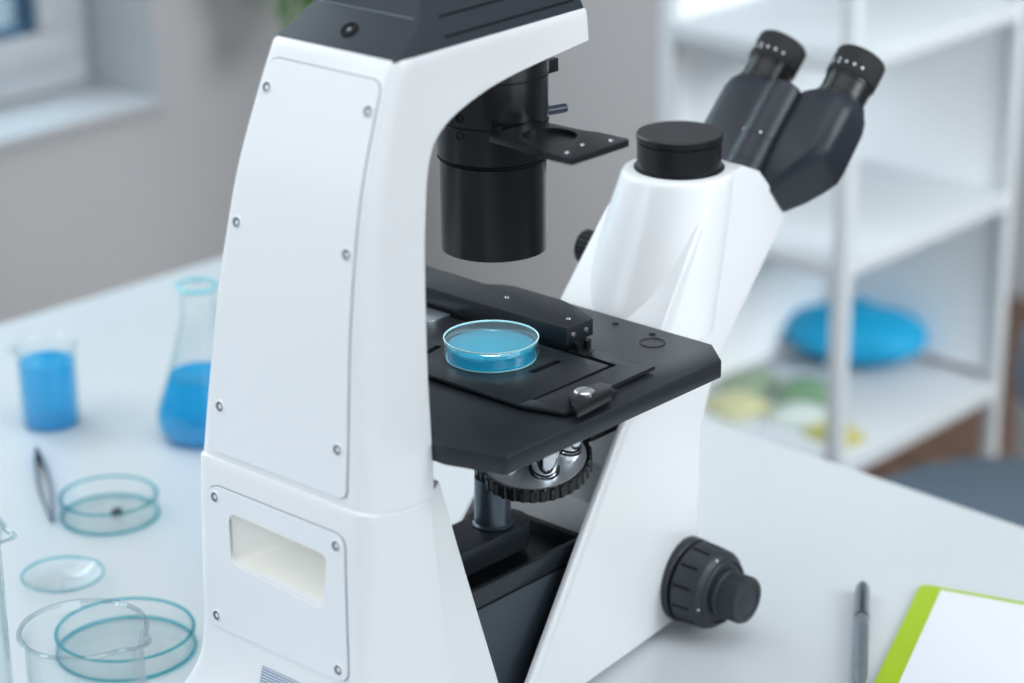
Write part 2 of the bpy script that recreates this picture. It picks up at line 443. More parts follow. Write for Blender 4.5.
# tower of the camera port: cone that grows out of the slanted rear face
b = new()
A0, A1 = Vector((.178, 0, .2995)), Vector((.1425, 0, .205))
tt = bmesh.new(); rows = []
for k, (s, r) in enumerate(((0, .0275), (.0, .0330), (.010, .0352), (.025, .0360), (.05, .0362), (.12, .0366), (.5, .0385), (1., .0405))):
    cpt = A0.lerp(A1, s); rows.append([tt.verts.new((cpt.x + r*cos(2*pi*i/64), r*(1+.19*s)*sin(2*pi*i/64), cpt.z)) for i in range(64)])
for a_, b_ in zip(rows, rows[1:]):
    for i in range(64): tt.faces.new((a_[i], a_[(i+1) % 64], b_[(i+1) % 64], b_[i]))
tt.faces.new(rows[0]); tt.faces.new(rows[-1][::-1])
merge(b, tt)
obj('port_tower', b, WHITE, mic, 40)
b = new()
add_lathe(b, [(0, .2990), (.0290, .2990), (.0290, .3003), (.0270, .3006), (.0270, .3168), (.0262, .3172), (.0262, .3182), (.0275, .3186), (.0275, .3218), (.0268, .3226), (0, .3226)], 72, Matrix.Translation((.178, 0, 0)))
obj('port_cap', b, [BLACK], mic, 30)

# ---- rear cover panels
def back_plate(name, zs, half, xt, off0, off1, m, zbot_round=.006):
    """plate following the rear profile; half(z) half width"""
    tt = bmesh.new(); rows_o = []; rows_i = []
    z0, z1 = zs[0], zs[-1]
    for z in zs:
        h = half(z); d = min(z-z0, z1-z)
        if d < zbot_round: h -= zbot_round - sqrt(max(0, zbot_round**2 - (zbot_round-d)**2))
        x = interp(xt, z)
        ys = (-h, -h*.5, 0, h*.5, h)
        rows_o.append([tt.verts.new((x-off1, y, z)) for y in ys]); rows_i.append([tt.verts.new((x-off0, y, z)) for y in ys])
    for rows, fl in ((rows_o, 0), (rows_i, 1)):
        for a_, b_ in zip(rows, rows[1:]):
            for i in range(4): tt.faces.new((a_[i], a_[i+1], b_[i+1], b_[i]))
    n = len(zs)
    for k in range(n-1):
        for i in (0, 4): tt.faces.new((rows_o[k][i], rows_o[k+1][i], rows_i[k+1][i], rows_i[k][i]))
    for k in (0, n-1):
        for i in range(4): tt.faces.new((rows_o[k][i], rows_o[k][i+1], rows_i[k][i+1], rows_i[k][i]))
    bb = new(); merge(bb, tt)
    return obj(name, bb, m, mic, 40)
bt = list(bk)
zs = [.2045, .2055, .2068, .2085, .2105] + [.2105 + (.4185-.2105)*i/30 for i in range(1, 30)] + [.4185, .4200, .4213, .4223, .4230]
upanel = back_plate('rear_panel', zs, panel_half, bt, -.001, .0014, PANEL, .005)
# dark hairline of the joint
back_plate('panel_gasket', [z for z in [.2039] + zs[1:-1] + [.4236]], lambda z: interp([(.2045, .0551), (.2330, .0541), (.336, .0483), (.417, .0434), (.423, .0421)], z), bt, -.001, .0003, principled('panel_gap', (.30, .33, .36), .6), .005)
def screw(x, y, z, parent, nx=-1, nz=0.2):
    bb = new(); M = frame_z((x, y, z), (nx, 0, nz), (0, 1, 0))
    add_lathe(bb, [(.0040, -.001), (.0038, .0005), (.0031, .0009), (.0029, .0006), (.0028, -.0008)], 24, M, 0)
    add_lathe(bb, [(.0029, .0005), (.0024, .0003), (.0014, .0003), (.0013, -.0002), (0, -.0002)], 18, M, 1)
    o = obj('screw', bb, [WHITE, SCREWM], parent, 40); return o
for z, h in ((.4080, .0388), (.336, .0428), (.231, .0470)):
    for s in (1, -1):
        x = interp(bt, z); dz = (interp(bt, z+.004) - interp(bt, z-.004))/.008
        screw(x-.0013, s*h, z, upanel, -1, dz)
# lower panel with the hand recess
lt = list(ls)
zs = [.0965, .0975, .099, .101, .104] + [.104 + (.176-.104)*i/12 for i in range(1, 12)] + [.176, .179, .181, .1825, .1835]
lpanel = back_plate('lower_panel', zs, lambda z: lerp(.0567, .0545, (z-.0965)/.087), lt, -.001, .0014, PANEL, .007)
gk = back_plate('panel_gasket', [.0959] + zs[1:-1] + [.1841], lambda z: lerp(.0573, .0551, (z-.0965)/.087), lt, -.001, .0003, principled('panel_gap_low', (.30, .33, .36), .6), .007)
YZX = Matrix(((0, 0, 1, 0), (1, 0, 0, 0), (0, 1, 0, 0), (0, 0, 0, 1)))  # polygon (y,z) extruded along x
mouth = [(-.0375, .1405), (.0385, .1385), (.0385, .1735), (-.0405, .1695)]
mouth = [(-.0385, .1350), (.0372, .1400), (.0380, .1712), (-.0415, .1690)]
c = new(); add_prism(c, mouth, -.2, -.170, M=YZX, vbev=.005); cut(lpanel, c)
cy_, cz_ = sum(p[0] for p in mouth)/4, sum(p[1] for p in mouth)/4
big = [(cy_ + (y-cy_)*1.10, cz_ + (z-cz_)*1.2) for y, z in mouth]
c = new(); add_prism(c, big, -.2, -.170, M=YZX, vbev=.005); cut(gk, c)
b = new()
inner = [(-.0290, .1560), (.0080, .1560), (.0080, .1665), (-.0290, .1655)]
t1 = bmesh.new()
def ringpts(poly, x, r=.005, k=4):
    out = []; n = len(poly)
    for i in range(n):
        p0, p1, p2 = Vector(poly[i-1]), Vector(poly[i]), Vector(poly[(i+1) % n])
        a_ = p1 + (p0-p1).normalized()*r; c_ = p1 + (p2-p1).normalized()*r
        for j in range(k+1):
            u = j/k; q = a_*(1-u)**2 + p1*2*u*(1-u) + c_*u*u; out.append(t1.verts.new((x, q.x, q.y)))
    return out
rm = ringpts([(cy_ + (y-cy_)*1.06, cz_ + (z-cz_)*1.12) for y, z in mouth], -.1782); r0 = ringpts(mouth, -.1797); r1 = ringpts(mouth, -.1775); r2 = ringpts(inner, -.1535)
for a_, b_ in ((rm, r0), (r0, r1), (r1, r2)):
    for i in range(len(a_)): t1.faces.new((a_[i], a_[(i+1) % len(a_)], b_[(i+1) % len(a_)], b_[i]))
t1.faces.new(r2)
merge(b, t1)
obj('hand_recess', b, CREAM, lpanel, 40)
for z, h in ((.1770, .0490), (.1030, .0500)):
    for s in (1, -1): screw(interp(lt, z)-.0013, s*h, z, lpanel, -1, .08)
# small printed sticker under the lower panel
stk = bpy.data.materials.new('printed_sticker'); stk.use_nodes = True
nt = stk.node_tree; pb = nt.nodes['Principled BSDF']; pb.inputs['Roughness'].default_value = .4
tc = nt.nodes.new('ShaderNodeTexCoord'); wv = nt.nodes.new('ShaderNodeTexWave'); wv.bands_direction = 'Z'; wv.inputs['Scale'].default_value = 190; wv.inputs['Distortion'].default_value = 0
ns = nt.nodes.new('ShaderNodeTexNoise'); ns.inputs['Scale'].default_value = 900
cr = nt.nodes.new('ShaderNodeValToRGB'); cr.color_ramp.elements[0].position = .35; cr.color_ramp.elements[0].color = (.22, .30, .42, 1); cr.color_ramp.elements[1].position = .6; cr.color_ramp.elements[1].color = (.62, .70, .78, 1)
nt.links.new(tc.outputs['Object'], wv.inputs['Vector']); nt.links.new(wv.outputs['Fac'], cr.inputs[0]); nt.links.new(cr.outputs[0], pb.inputs['Base Color'])
b = new()
tt = bmesh.new()
q = [(.0120, .0840), (.0120, .0655), (-.0270, .0655), (-.0270, .0840)]
o_ = [tt.verts.new((interp(lt, z)-.0006, y, z)) for y, z in q]; i_ = [tt.verts.new((interp(lt, z)+.001, y, z)) for y, z in q]
tt.faces.new(o_); tt.faces.new(i_[::-1])
for i in range(4): tt.faces.new((o_[i], o_[(i+1) % 4], i_[(i+1) % 4], i_[i]))
merge(b, tt); obj('rating_sticker', b, stk, mic, 0)['label'] = 'pale sticker with rows of fine blue print'

# ---- dark top cover of the arm
prof = [(-.1225, .4322), (-.0965, .4500), (-.0900, .4635), (.014, .4650), (.0290, .4600), (.0350, .4450), (.0378, .4322)]
def wcap(x, z): return (WTOP - .050*max(0., x+.11)) - .0005 - .35*max(0., z-.430)
t = side_solid(None, prof, wcap, back={0}, wround=.0095, soft=.0012)
cap = bevel_obj('arm_cover', t, CAPM, mic, .0095, 5, 28)
for s in (-1, 1):
    for z in (.4385, .4490):
        b = new(); xs = [-.082, .029-.3*(z-.4385)]
        add_tube(b, [(x, s*(wcap(x, z)-.0002), z) for x in (xs[0], lerp(*xs, .33), lerp(*xs, .66), xs[1])], .0007, 8); obj('side_groove', b, DARK, cap)
b = new(); add_box(b, -.0972, -.0958, -.036, .036, .4488, .4500, .0004); obj('rear_ridge', b, principled('ridge_grey', (.16, .20, .25), .35), cap)
M = frame_z((-.1100, -.0005, .4410), (-.59, 0, .81), (0, 1, 0))
b = new(); add_lathe(b, [(0, .0003), (.0043, .0003), (.0046, .0009), (.0052, .0006), (.0053, -.001)], 28, M, 0); add_lathe(b, [(0, .0008), (.0010, .0008), (.0014, .0004)], 20, M, 1)  # small grey centre paints a highlight on the dark screw
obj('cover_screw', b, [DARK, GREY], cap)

# ---- condenser barrel hanging under the arm
cond = new()
cz = lambda z: z
add_lathe(cond, [(.0298, .294), (.0298, .2925), (.0312, .2918), (.0312, .3462), (.0298, .3470), (.0298, .3480), (.0325, .3490), (.0325, .3696), (.0322, .3700), (.0318, .3700), (.0318, .3705), (.0322, .3707), (.0322, .4080), (.0300, .415), (0, .415)], 96)
add_lathe(cond, [(0, .3000), (.0240, .3000), (.0298, .294)], 96)
co = obj('condenser', cond, TUBEM, mic, 30, (.0014, -.0016, 0))
b = new()
for z in (.3480, .3700, .3967): add_lathe(b, [(.0312, z-.0005), (.0327 if z < .36 else .0324, z-.0004), (.0327 if z < .36 else .0324, z+.0004), (.0312, z+.0005)], 96)
obj('joint_line', b, DARK, co)
for z in (.3662, .3762):
    a = R(187); r = .0324
    M = frame_z((r*cos(a), r*sin(a), z), (cos(a), sin(a), 0), (0, 0, 1))
    b = new(); add_lathe(b, [(.0024, -.0006), (.0024, .0005), (.0018, .0005), (.0016, -.0003), (0, -.0003)], 20, M); obj('grub_screw', b, DARK, co)
b = new(); add_tube(b, [(.0315, -.010, .3680), (.0400, -.0125, .3680), (.0470, -.0145, .3680), (.0480, -.0148, .3680)], [.0028, .0028, .0028, .0018], 14); obj('iris_lever', b, principled('blue_black_metal', (.02, .03, .06), .3), co)
b = new(); add_box(b, .0310, .0430, -.0130, -.0080, .3905, .3985, .0006); add_box(b, .0312, .0328, -.0132, -.0078, .352, .400, .0004)
obj('height_stop', b, BLACK, co)
# filter slider poking out toward the right hand side
sl = new()
def slide_outline():
    return [(-.0230, -.0250), (-.0265, -.0560), (-.0250, -.0610), (-.0290, -.0660), (-.0290, -.0855), (-.0275, -.0870), (.0165, -.0870), (.0185, -.0850), (.0185, -.0640), (.0150, -.0580), (.0150, -.0250)]
add_prism(sl, [(x*1.06-.0135, y*1.06-.0055) for x, y in slide_outline()], .3692, .3732, .0005)
slo = obj('filter_slider', sl, BLACK, co, 30)
c = new(); add_lathe(c, [(0, .3706), (.0155, .3706), (.0155, .3780), (0, .3780)], 48, Matrix.Translation((-.016, -.060, 0))); cut(slo, c)
slo.data.shade_smooth(); slo.data.set_sharp_from_angle(angle=R(30))
for x, y in ((-.037, -.088), (-.003, -.0905), (-.020, -.0845)):
    b = new(); add_lathe(b, [(0, .3737), (.0012, .3737), (.0016, .3732), (.0016, .3727)], 16, Matrix.Translation((x, y, 0))); obj('slider_screw', b, STEEL, slo)
b = new(); add_box(b, -.0265, -.0215, -.0270, -.0235, .3630, .3735, .0004); obj('slider_gate', b, DARK, slo)

# ---- stage
stg = new()
outl = [(-.1045, -.1060), (-.1160, -.0700), (-.1160, .0700), (-.1045, .1060), (.087, .1055), (.1045, .0850), (.1045, -.0850), (.087, -.1055)]
add_prism(stg, outl, .2095, .2210, .0010, vbev=.0008)
st = obj('stage', stg, STAGEM, mic, 30)
c = new(); add_lathe(c, [(0, .20), (.0300, .20), (.0300, .23), (0, .23)], 48); cut(st, c)
b = new(); add_lathe(b, [(.0295, .2150), (.0295, .2212), (.012, .2212), (.011, .2150)], 64); obj('stage_insert', b, STAGEM, st)
for x, y, r in ((.0935, -.0180, .0022), (.0935, .013, .0018), (.094, -.047, .0022)):
    b = new(); add_lathe(b, [(0, .2212), (r, .2212), (r, .2200)], 18, Matrix.Translation((x, y, 0))); obj('tapped_hole', b, DARK, st)
b = new(); add_lathe(b, [(0, .2207), (.0072, .2207), (.0074, .2214), (.0080, .2214), (.0082, .2205)], 36, Matrix.Translation((.0830, -.0560, 0))); obj('stage_plug', b, STAGEM, st)
# specimen plate with slots, its right-hand strip and the spring clamp
hold = new()
plate = [(-.0505, .062), (-.0510, -.0670), (.0290, -.0665), (.0290, .062)]
add_prism(hold, plate, .2226, .2248, .0004); pass
ho = obj('specimen_plate', hold, STAGEM, st, 30)
b = new(); add_prism(b, [(-.0475, .058), (-.0475, -.0640), (.0260, -.0640), (.0260, .058)], .2210, .2226); obj('undercut_shade', b, DARK, ho)  # dark sheet below the plate paints its undercut shadow
def capsule(x, y, ln, r, ang):
    pts = []
    for k in range(9): a = ang - pi/2 + pi*k/8; pts.append((x + ln*cos(ang) + r*cos(a), y + ln*sin(ang) + r*sin(a)))
    for k in range(9): a = ang + pi/2 + pi*k/8; pts.append((x - ln*cos(ang) + r*cos(a), y - ln*sin(ang) + r*sin(a)))
    return pts
c = new(); add_prism(c, capsule(-.020, .0300, .006, .0022, R(10)), .2215, .23); cut(ho, c)
c = new(); add_prism(c, capsule(.0030, -.0395, .0105, .0026, R(0)), .2215, .23); cut(ho, c)
print('PLATE', len(ho.data.polygons))
b = new()
strip = [(-.0510, -.0672), (-.0430, -.0945), (.0030, -.0950), (.0030, -.0880), (.0455, -.0880), (.0455, -.0450), (.0330, -.0450), (.0330, -.0700), (-.0400, -.0700), (-.0400, -.0672)]
add_prism(b, strip, .2224, .2247, .0004); add_prism(b, [(-.0460, -.0700), (-.0395, -.0915), (.0000, -.0915), (.0000, -.0845), (.0425, -.0845), (.0425, -.0700)], .2210, .2224); obj('holder_strip', b, STAGEM, ho, 30)
b = new(); add_prism(b, [(-.0400, -.0700), (-.0400, -.0665), (.0330, -.0665), (.0330, -.0700)], .2211, .2216); obj('holder_gap', b, DARK, ho)
b = new(); add_prism(b, [(-.0350, -.0900), (-.0234, -.0838), (-.0065, -.0900), (-.0060, -.0975), (-.0120, -.1030), (-.0450, -.1055)], .2246, .2312, .0006)
cl = obj('spring_clamp', b, BLACK, ho, 30)
M = Matrix.Translation((-.0255, -.0938, -.0008))
b = new(); add_lathe(b, [(.0058, .2316), (.0058, .2330), (.0050, .2336), (0, .2336)], 32, M); obj('clamp_screw', b, CHROME, cl)['label'] = 'bright slotted screw head'
b = new(); add_box(b, -.0305, -.0205, -.0942, -.0934, .2326, .2330); obj('screw_slot', b, GREY, cl)
# mechanical x-y bar along the far side
b = new()
bar = [(.0316, .1230), (.0325, -.0305), (.0560, -.0315), (.0650, -.0120), (.0690, .0040), (.0690, .0450), (.0590, .0600), (.0610, .0900), (.0617, .1230)]
add_prism(b, bar, .2275, .2385, .0007)
ba = obj('mechanical_bar', b, STAGEM, st, 30)
b = new(); add_box(b, .0335, .0545, -.028, .121, .2210, .2278, .0004); obj('bar_rail', b, BLACK, ba)
b = new()
for x, y in ((.0385, -.0300), (.0500, -.0302)):
    add_lathe(b, [(0, .0012), (.0016, .0010), (.0019, 0)], 16, frame_z((x, y-.0010, .2325), (0, -1, 0), (1, 0, 0)))
obj('end_screw', b, STEEL, ba)
for x, y in ((.050, .033), (.0455, -.021)):
    b = new(); add_lathe(b, [(0, .2390), (.0012, .2389), (.0015, .2384)], 14, Matrix.Translation((x, y, 0))); obj('pin', b, STEEL, ba)
b = new(); add_box(b, .0335, .0480, -.0455, -.0310, .2212, .2240, .0004); add_lathe(b, [(0, .2290), (.0022, .2290), (.0024, .2240)], 18, Matrix.Translation((.0370, -.0360, 0))); add_lathe(b, [(0, .2290), (.0022, .2290), (.0024, .2240)], 18, Matrix.Translation((.0450, -.0365, 0)))
obj('bar_fork', b, BLACK, ba)
b = new(); add_box(b, .0130, .0300, .0620, .0920, .2212, .2262, .0008); obj('slide_clip', b, principled('pale_metal', (.55, .62, .68), .25, metal=.8), st)['label'] = 'pale metal clip of the slide holder'

# ---- nosepiece turret with objectives, its carrier arm and focusing post
NC = Vector((.0245, -.0105, .1500)); NZ = Vector((-.22, -.16, 1)).normalized()
M = frame_z(NC, NZ)
b = new()
add_lathe(b, [(0, -.006), (.0300, -.006), (.0350, -.0052), (.0364, -.0045), (.0364, .0036), (.0350, .0045), (.0335, .0040), (.0330, .0030)], 288, M, ribs={3: (36, .0010), 4: (36, .0010)})
nz = obj('nosepiece_ring', b, BLACK, mic, 25)
b = new(); add_lathe(b, [(.0333, .002), (.0326, .0042), (.0290, .0052), (.0200, .0080), (.0080, .0100), (0, .0104)], 72, M); obj('turret_plate', b, principled('brushed_aluminium', (.78, .83, .88), .34, metal=.7), nz)['label'] = 'bright metal turret plate'
for k, a in enumerate((-46, -118, 26, 98, 170)):
    a = R(a); p = M @ Vector((.0205*cos(a), .0205*sin(a), .0070))
    d = NZ + .25*(M.to_3x3() @ Vector((cos(a), sin(a), 0)))
    MM = frame_z(p, d)
    b = new()
    L_ = .026
    add_lathe(b, [(.0096, -.002), (.0096, .0020), (.0080, .0024), (.0080, .0085), (.0082, .0088), (.0082, L_), (.0070, L_+.004), (.0045, L_+.009), (0, L_+.009)], 40, MM)
    ob = obj('objective', b, CHROME, nz, 30)
    b = new(); add_lathe(b, [(.0081, .0034), (.0083, .0036), (.0083, .0048), (.0081, .0050)], 40, MM); obj('objective_band', b, DARK, ob)
b = new()
add_box(b, .0560, .0900, -.0300, .0200, .1560, .1760, .002)
obj('nosepiece_arm', b, BLACK, mic, 30)
b = new()
add_lathe(b, [(.0118, .1120), (.0125, .1132), (.0113, .1145), (.0110, .1440), (0, .1440)], 48, Matrix.Translation((0, .0010, 0)))
obj('focus_post', b, principled('grey_steel_post', (.10, .125, .155), .28, metal=.7), mic, 30)
b = new()
pts = [(-.070, -.0150)] + [(.0100 + .0155*cos(a), .0010 + .0160*sin(a)) for a in [R(-90 + 180*k/12) for k in range(13)]] + [(-.070, .0170)]
add_prism(b, pts, .0960, .1122, .0006); obj('post_block', b, STAGEM, mic, 30)

# ---- dark tray block between the legs
b = new(); add_box(b, -.125, .0445, -.0360, .0360, .012, .0905, .0008)
tr = obj('base_block', b, principled('slate_side_panel', (.050, .064, .082), .5, spec=.35, bump=.05, bscale=1500), mic, 30)
b = new()
for q in ((-.125, .0435, -.0370, -.0335), (-.125, .0435, .0335, .0370), (.0390, .0440, -.0370, .0370)):
    add_box(b, q[0], q[1], q[2], q[3], .0880, .1000, .0006)
obj('tray_rim', b, STAGEM, tr, 30)
b = new(); add_box(b, -.12, .0385, -.0333, .0333, .0900, .0914); obj('tray_floor', b, BLACK, tr)
b = new(); add_box(b, -.125, .0430, -.0364, -.0340, .0858, .0882); obj('seam', b, DARK, tr)
b = new(); add_tube(b, [(.0330, -.0372, .0905), (.0330, -.0372, .0770)], .0016, 12); obj('tray_pin', b, CHROME, tr)

# ---- coaxial focus knob on the right hand side
def knob(y0, sgn, x, z, parent):
    M = frame_z((x, y0, z), (0, sgn, 0), (1, 0, 0))
    b = new(); add_lathe(b, [(.0255, -.006), (.0275, -.004), (.0282, -.001), (.0282, .0076), (.0272, .0084), (.0225, .0086)], 240, M, ribs={2: (80, .0004), 3: (80, .0004)})
    k1 = obj('tension_ring', b, KNOBM, parent, 25)
    b = new(); add_lathe(b, [(.0240, .0080), (.0240, .0115)], 72, M); obj('knob_gap', b, DARK, k1)
    b = new()
    add_lathe(b, [(.0200, .0108), (.0268, .0108), (.0276, .0116), (.0276, .0130), (.0268, .0265), (.0258, .0300), (.0240, .0316), (.0228, .0322), (.0222, .0330), (.0222, .0345), (.0214, .0352), (.0204, .0350), (.0198, .0340), (.0180, .0345), (0, .0345)], 144, M)
    k2 = obj('coarse_focus_knob', b, KNOBM, parent, 28)
    for k in range(12):
        a = 2*pi*k/12 + .2
        b = new(); u = Vector((cos(a), sin(a), 0))
        add_tube(b, [M @ (u*.0272 + Vector((0, 0, .0130))), M @ (u*.0264 + Vector((0, 0, .0260)))], .0011, 8); obj('grip_groove', b, DARK, k2)
        if k % 2 == 0:
            b = new(); add_lathe(b, [(0, .0004), (.0006, .0003), (.0008, -.0003)], 10, frame_z(M @ (u*.0275 + Vector((0, 0, .0136))), M.to_3x3() @ u)); obj('knob_mark', b, PRINT, k2)
        if k % 3 == 0:
            b = new(); add_lathe(b, [(0, .0004), (.0007, .0003), (.0009, -.0003)], 10, frame_z(M @ (u*.0240 + Vector((0, 0, .0318))), M.to_3x3() @ (u + Vector((0, 0, 1))))); obj('knob_mark', b, PRINT, k2)
    b = new(); add_lathe(b, [(.0166, .0335), (.0168, .0372), (.0164, .0385), (.0158, .0395), (.0158, .0515), (.0150, .0532), (.0132, .0538), (.0112, .0536), (.0106, .0528), (.0100, .0530), (0, .0535)], 240, M, ribs={3: (56, .0005), 4: (56, .0005)})
    obj('fine_focus_knob', b, KNOBM, parent, 25)
knob(-wl(.1470, 0)+.0010, -1, .1470, .0320, mic)
knob(wl(.1470, 0)-.0010, 1, .1470, .0320, mic)
# light-path selector on the far side of the head
b = new(); M = frame_z((.1470, .026, .2430), (0, 1, 0), (1, 0, 0))
add_lathe(b, [(.006, 0), (.006, .015), (.0110, .015), (.0115, .016), (.0115, .0255), (.0105, .0265), (0, .0268)], 120, M, ribs={3: (20, .0012), 4: (20, .0012)})
obj('selector_knob', b, RUBBER, mic, 25)

# ---- binocular tubes, tilted 45 degrees
AX = Vector((cos(R(45)), 0, sin(R(45)))); PX = Vector((cos(R(45)), 0, -sin(R(45)))); O = Vector((.243, 0, .278))
def S(s, y, p): return O + AX*s + PX*p + Vector((0, y, 0))
bino = bpy.data.objects.new('binocular_tube', None); col.objects.link(bino); bino.parent = mic; bino.empty_display_size = .02
b = new()
add_lathe(b, [(.0130, -.032), (.0136, -.031), (.0136, .0085), (.0133, .0088), (.0133, .0092), (.0136, .0095), (.0136, .0270), (.0133, .0274), (.0133, .0280), (.0136, .0284), (.0136, .0640), (.0128, .0690), (.0105, .0712), (0, .0718)], 56, frame_z(O, AX, (0, 1, 0)))
obj('hinge_barrel', b, EYEM, bino, 30)
def housing(sg):
    tt = bmesh.new(); rings = []
    # (s, y inner, y outer, p rear, p front, corner radius)
    secs = [(-.006, .004, .0230, .004, .034, .004), (.004, .005, .0330, .001, .0385, .006), (.016, .006, .0420, -.001, .040, .009), (.027, .0065, .0495, -.003, .0395, .011), (.035, .0070, .0515, -.004, .039, .012),
            (.064, .0070, .0515, -.004, .038, .013), (.071, .0075, .0510, -.0030, .0365, .0145), (.0745, .0110, .0500, -.0015, .0345, .0165), (.0765, .0140, .0500, -.0005, .0330, .0172)]
    for s, yi, yo, p0, p1, r in secs:
        r = min(r, (yo-yi)/2-.0003, (p1-p0)/2-.0003)
        ring = []
        for cy, cp, a0 in ((yo-r, p1-r, 0), (yi+r, p1-r, 90), (yi+r, p0+r, 180), (yo-r, p0+r, 270)):
            for k in range(7):
                a = R(a0 + 90*k/6); ring.append(tt.verts.new(S(s + (.016*max(0, (cy-.012)/.03)*max(0, 1-(s+.006)/.03)), sg*(cy + r*cos(a)), cp + r*sin(a))))
        rings.append(ring)
    for a_, b_ in zip(rings, rings[1:]):
        n = len(a_)
        for i in range(n): tt.faces.new((a_[i], a_[(i+1) % n], b_[(i+1) % n], b_[i]))
    tt.faces.new(rings[0][::-1]); tt.faces.new(rings[-1])
    bb = new(); merge(bb, tt); h = obj('prism_housing', bb, EYEM, bino, 30)
    M = frame_z(S(.0055, sg*.0320, .0155), AX, (0, 1, 0))
    bb = new()
    add_lathe(bb, [(.0168, .069), (.0170, .0722), (.0164, .0730), (.0160, .0733), (.0160, .0840), (.0166, .0848), (.0166, .0862), (.0158, .0866), (.0158, .0880), (0, .0880)], 72, M)
    e = obj('eyepiece', bb, BLACK, bino, 30)
    bb = new()
    add_lathe(bb, [(.0150, .0868), (.0171, .0868), (.0175, .0874), (.0175, .1040), (.0172, .1052), (.0165, .1060), (.0140, .1060), (.0135, .1030), (0, .1020)], 180, M, ribs={2: (60, .0004), 3: (60, .0004)})
    cu = obj('eyecup', bb, RUBBER, e, 30)
    # dioptre scale printed on the rotating ring: dots and figures facing the rear
    for k, ch in enumerate(('+', '1', '2', '.', '.', '.')):
        a = R(-6 + sg*0 - 19*k + 55)
        # rear direction is -PX ; angle measured around the tube
        nrm = (-PX*cos(a) + Vector((0, 1, 0))*sin(a)).normalized()
        pos = S(.0980, sg*.0320, .0155) + nrm*.0176
        bb = new()
        if ch == '.': add_lathe(bb, [(0, .0002), (.0009, .0002), (.0010, -.0004)], 10, frame_z(pos, nrm))
        else:
            z = nrm; y = AX; x = y.cross(z).normalized(); Mt = Matrix((x, y, z)).transposed().to_4x4(); Mt.translation = pos
            add_text(bb, ch, .0058, Mt)
        obj('scale_mark', bb, PRINT, cu, 0)
housing(-1); housing(1)
for y in (-.007, .0075):
    nrm = (-PX*.85 + Vector((0, y*70, 0))).normalized()
    b = new(); add_lathe(b, [(0, .0004), (.0008, .0003), (.0010, -.0002)], 12, frame_z(S(.0295, 0, 0) + nrm*.0136, nrm)); obj('index_dot', b, PRINT, bino)
b = new(); nrm = (-PX + Vector((0, -.75, 0))).normalized(); add_lathe(b, [(0, .0006), (.0013, .0005), (.0016, -.0003)], 14, frame_z(S(.066, .0320, .0155) + nrm*.0195, nrm)); obj('index_dot', b, PRINT, bino)

# ================================================================== GLASSWARE
def vessel(bm, prof, wall, seg=64, M=None, floor=True):
    prof = [(r, z + .0005 if z < .0005 else z) for r, z in prof]
    """open thin-walled vessel from an outer profile (r, z) bottom -> rim"""
    inner = [(max(r-wall, .0005), z) for r, z in prof if z > prof[0][1] + wall*.5]
    fl = prof[0][1] + wall
    inn = [(0, fl), (max(inner[0][0]-.001, .0005), fl)] + [(r, max(z, fl+.0005)) for r, z in inner]
    add_lathe(bm, [(0, prof[0][1])] + prof + inn[::-1], seg, M)

def spout(o, rim_r, z0, ang, amt):
    for v in o.data.vertices:
        if v.co.z > z0:
            a = math.atan2(v.co.y, v.co.x) - ang; a = (a + pi) % (2*pi) - pi
            k = math.exp(-(a/.22)**2)*(v.co.z - z0)/.006
            rr = 1 + amt*min(k, 1.6)/rim_r; v.co.x *= rr; v.co.y *= rr

# petri dish on the stage
pd = thing('petri_dish', 'small lidded glass petri dish of cyan liquid on the black microscope stage', 'petri dish', (-.0063, -.0052, .2249))
b = new(); vessel(b, [(.0262, 0), (.0272, .0006), (.0272, .0095)], .0011, 80); obj('dish_base', b, CYAN, pd, 40)
b = new(); add_lathe(b, [(0, .0013), (.0258, .0013), (.0259, .0016), (.0259, .0078), (.0252, .0072), (0, .0072)], 80); obj('culture_liquid', b, CYANL, pd, 40)
b = new(); add_lathe(b, [(.0276, .0032), (.0285, .0032), (.0285, .0122), (.0280, .0130), (.0265, .0130), (.0264, .0126), (0, .0123), (0, .0116), (.0264, .0116), (.0276, .0110), (.0276, .0032)], 80); obj('dish_lid', b, LIDTOP, pd, 40)
b = new(); add_lathe(b, [(.0277, .0122), (.0284, .0122), (.0284, .0131), (.0277, .0131), (.0277, .0122)], 80); add_lathe(b, [(.0262, .0003), (.0271, .0003), (.0271, .0011), (.0262, .0011)], 80)
obj('rim_bead', b, principled('pale_cyan_bead', (.45, .80, .86), .1, spec=.8), pd, 40)

# beaker of blue liquid
bk_ = thing('beaker', 'small glass beaker half full of bright blue liquid near the far table edge', 'beaker', (.0857+.002, .5577+.002, 0))
b = new(); vessel(b, [(.0210, 0), (.0228, .0008), (.0235, .003), (.0235, .062), (.0242, .0655), (.0262, .0672)], .0013, 64); g = obj('glass_wall', b, GLASS, bk_, 40); spout(g, .026, .060, R(165), .005)
b = new(); add_lathe(b, [(0, .0016), (.0210, .0016), (.0220, .003), (.0220, .0535), (.0212, .0528), (0, .0528)], 64); obj('blue_liquid', b, BLUE, bk_, 40)

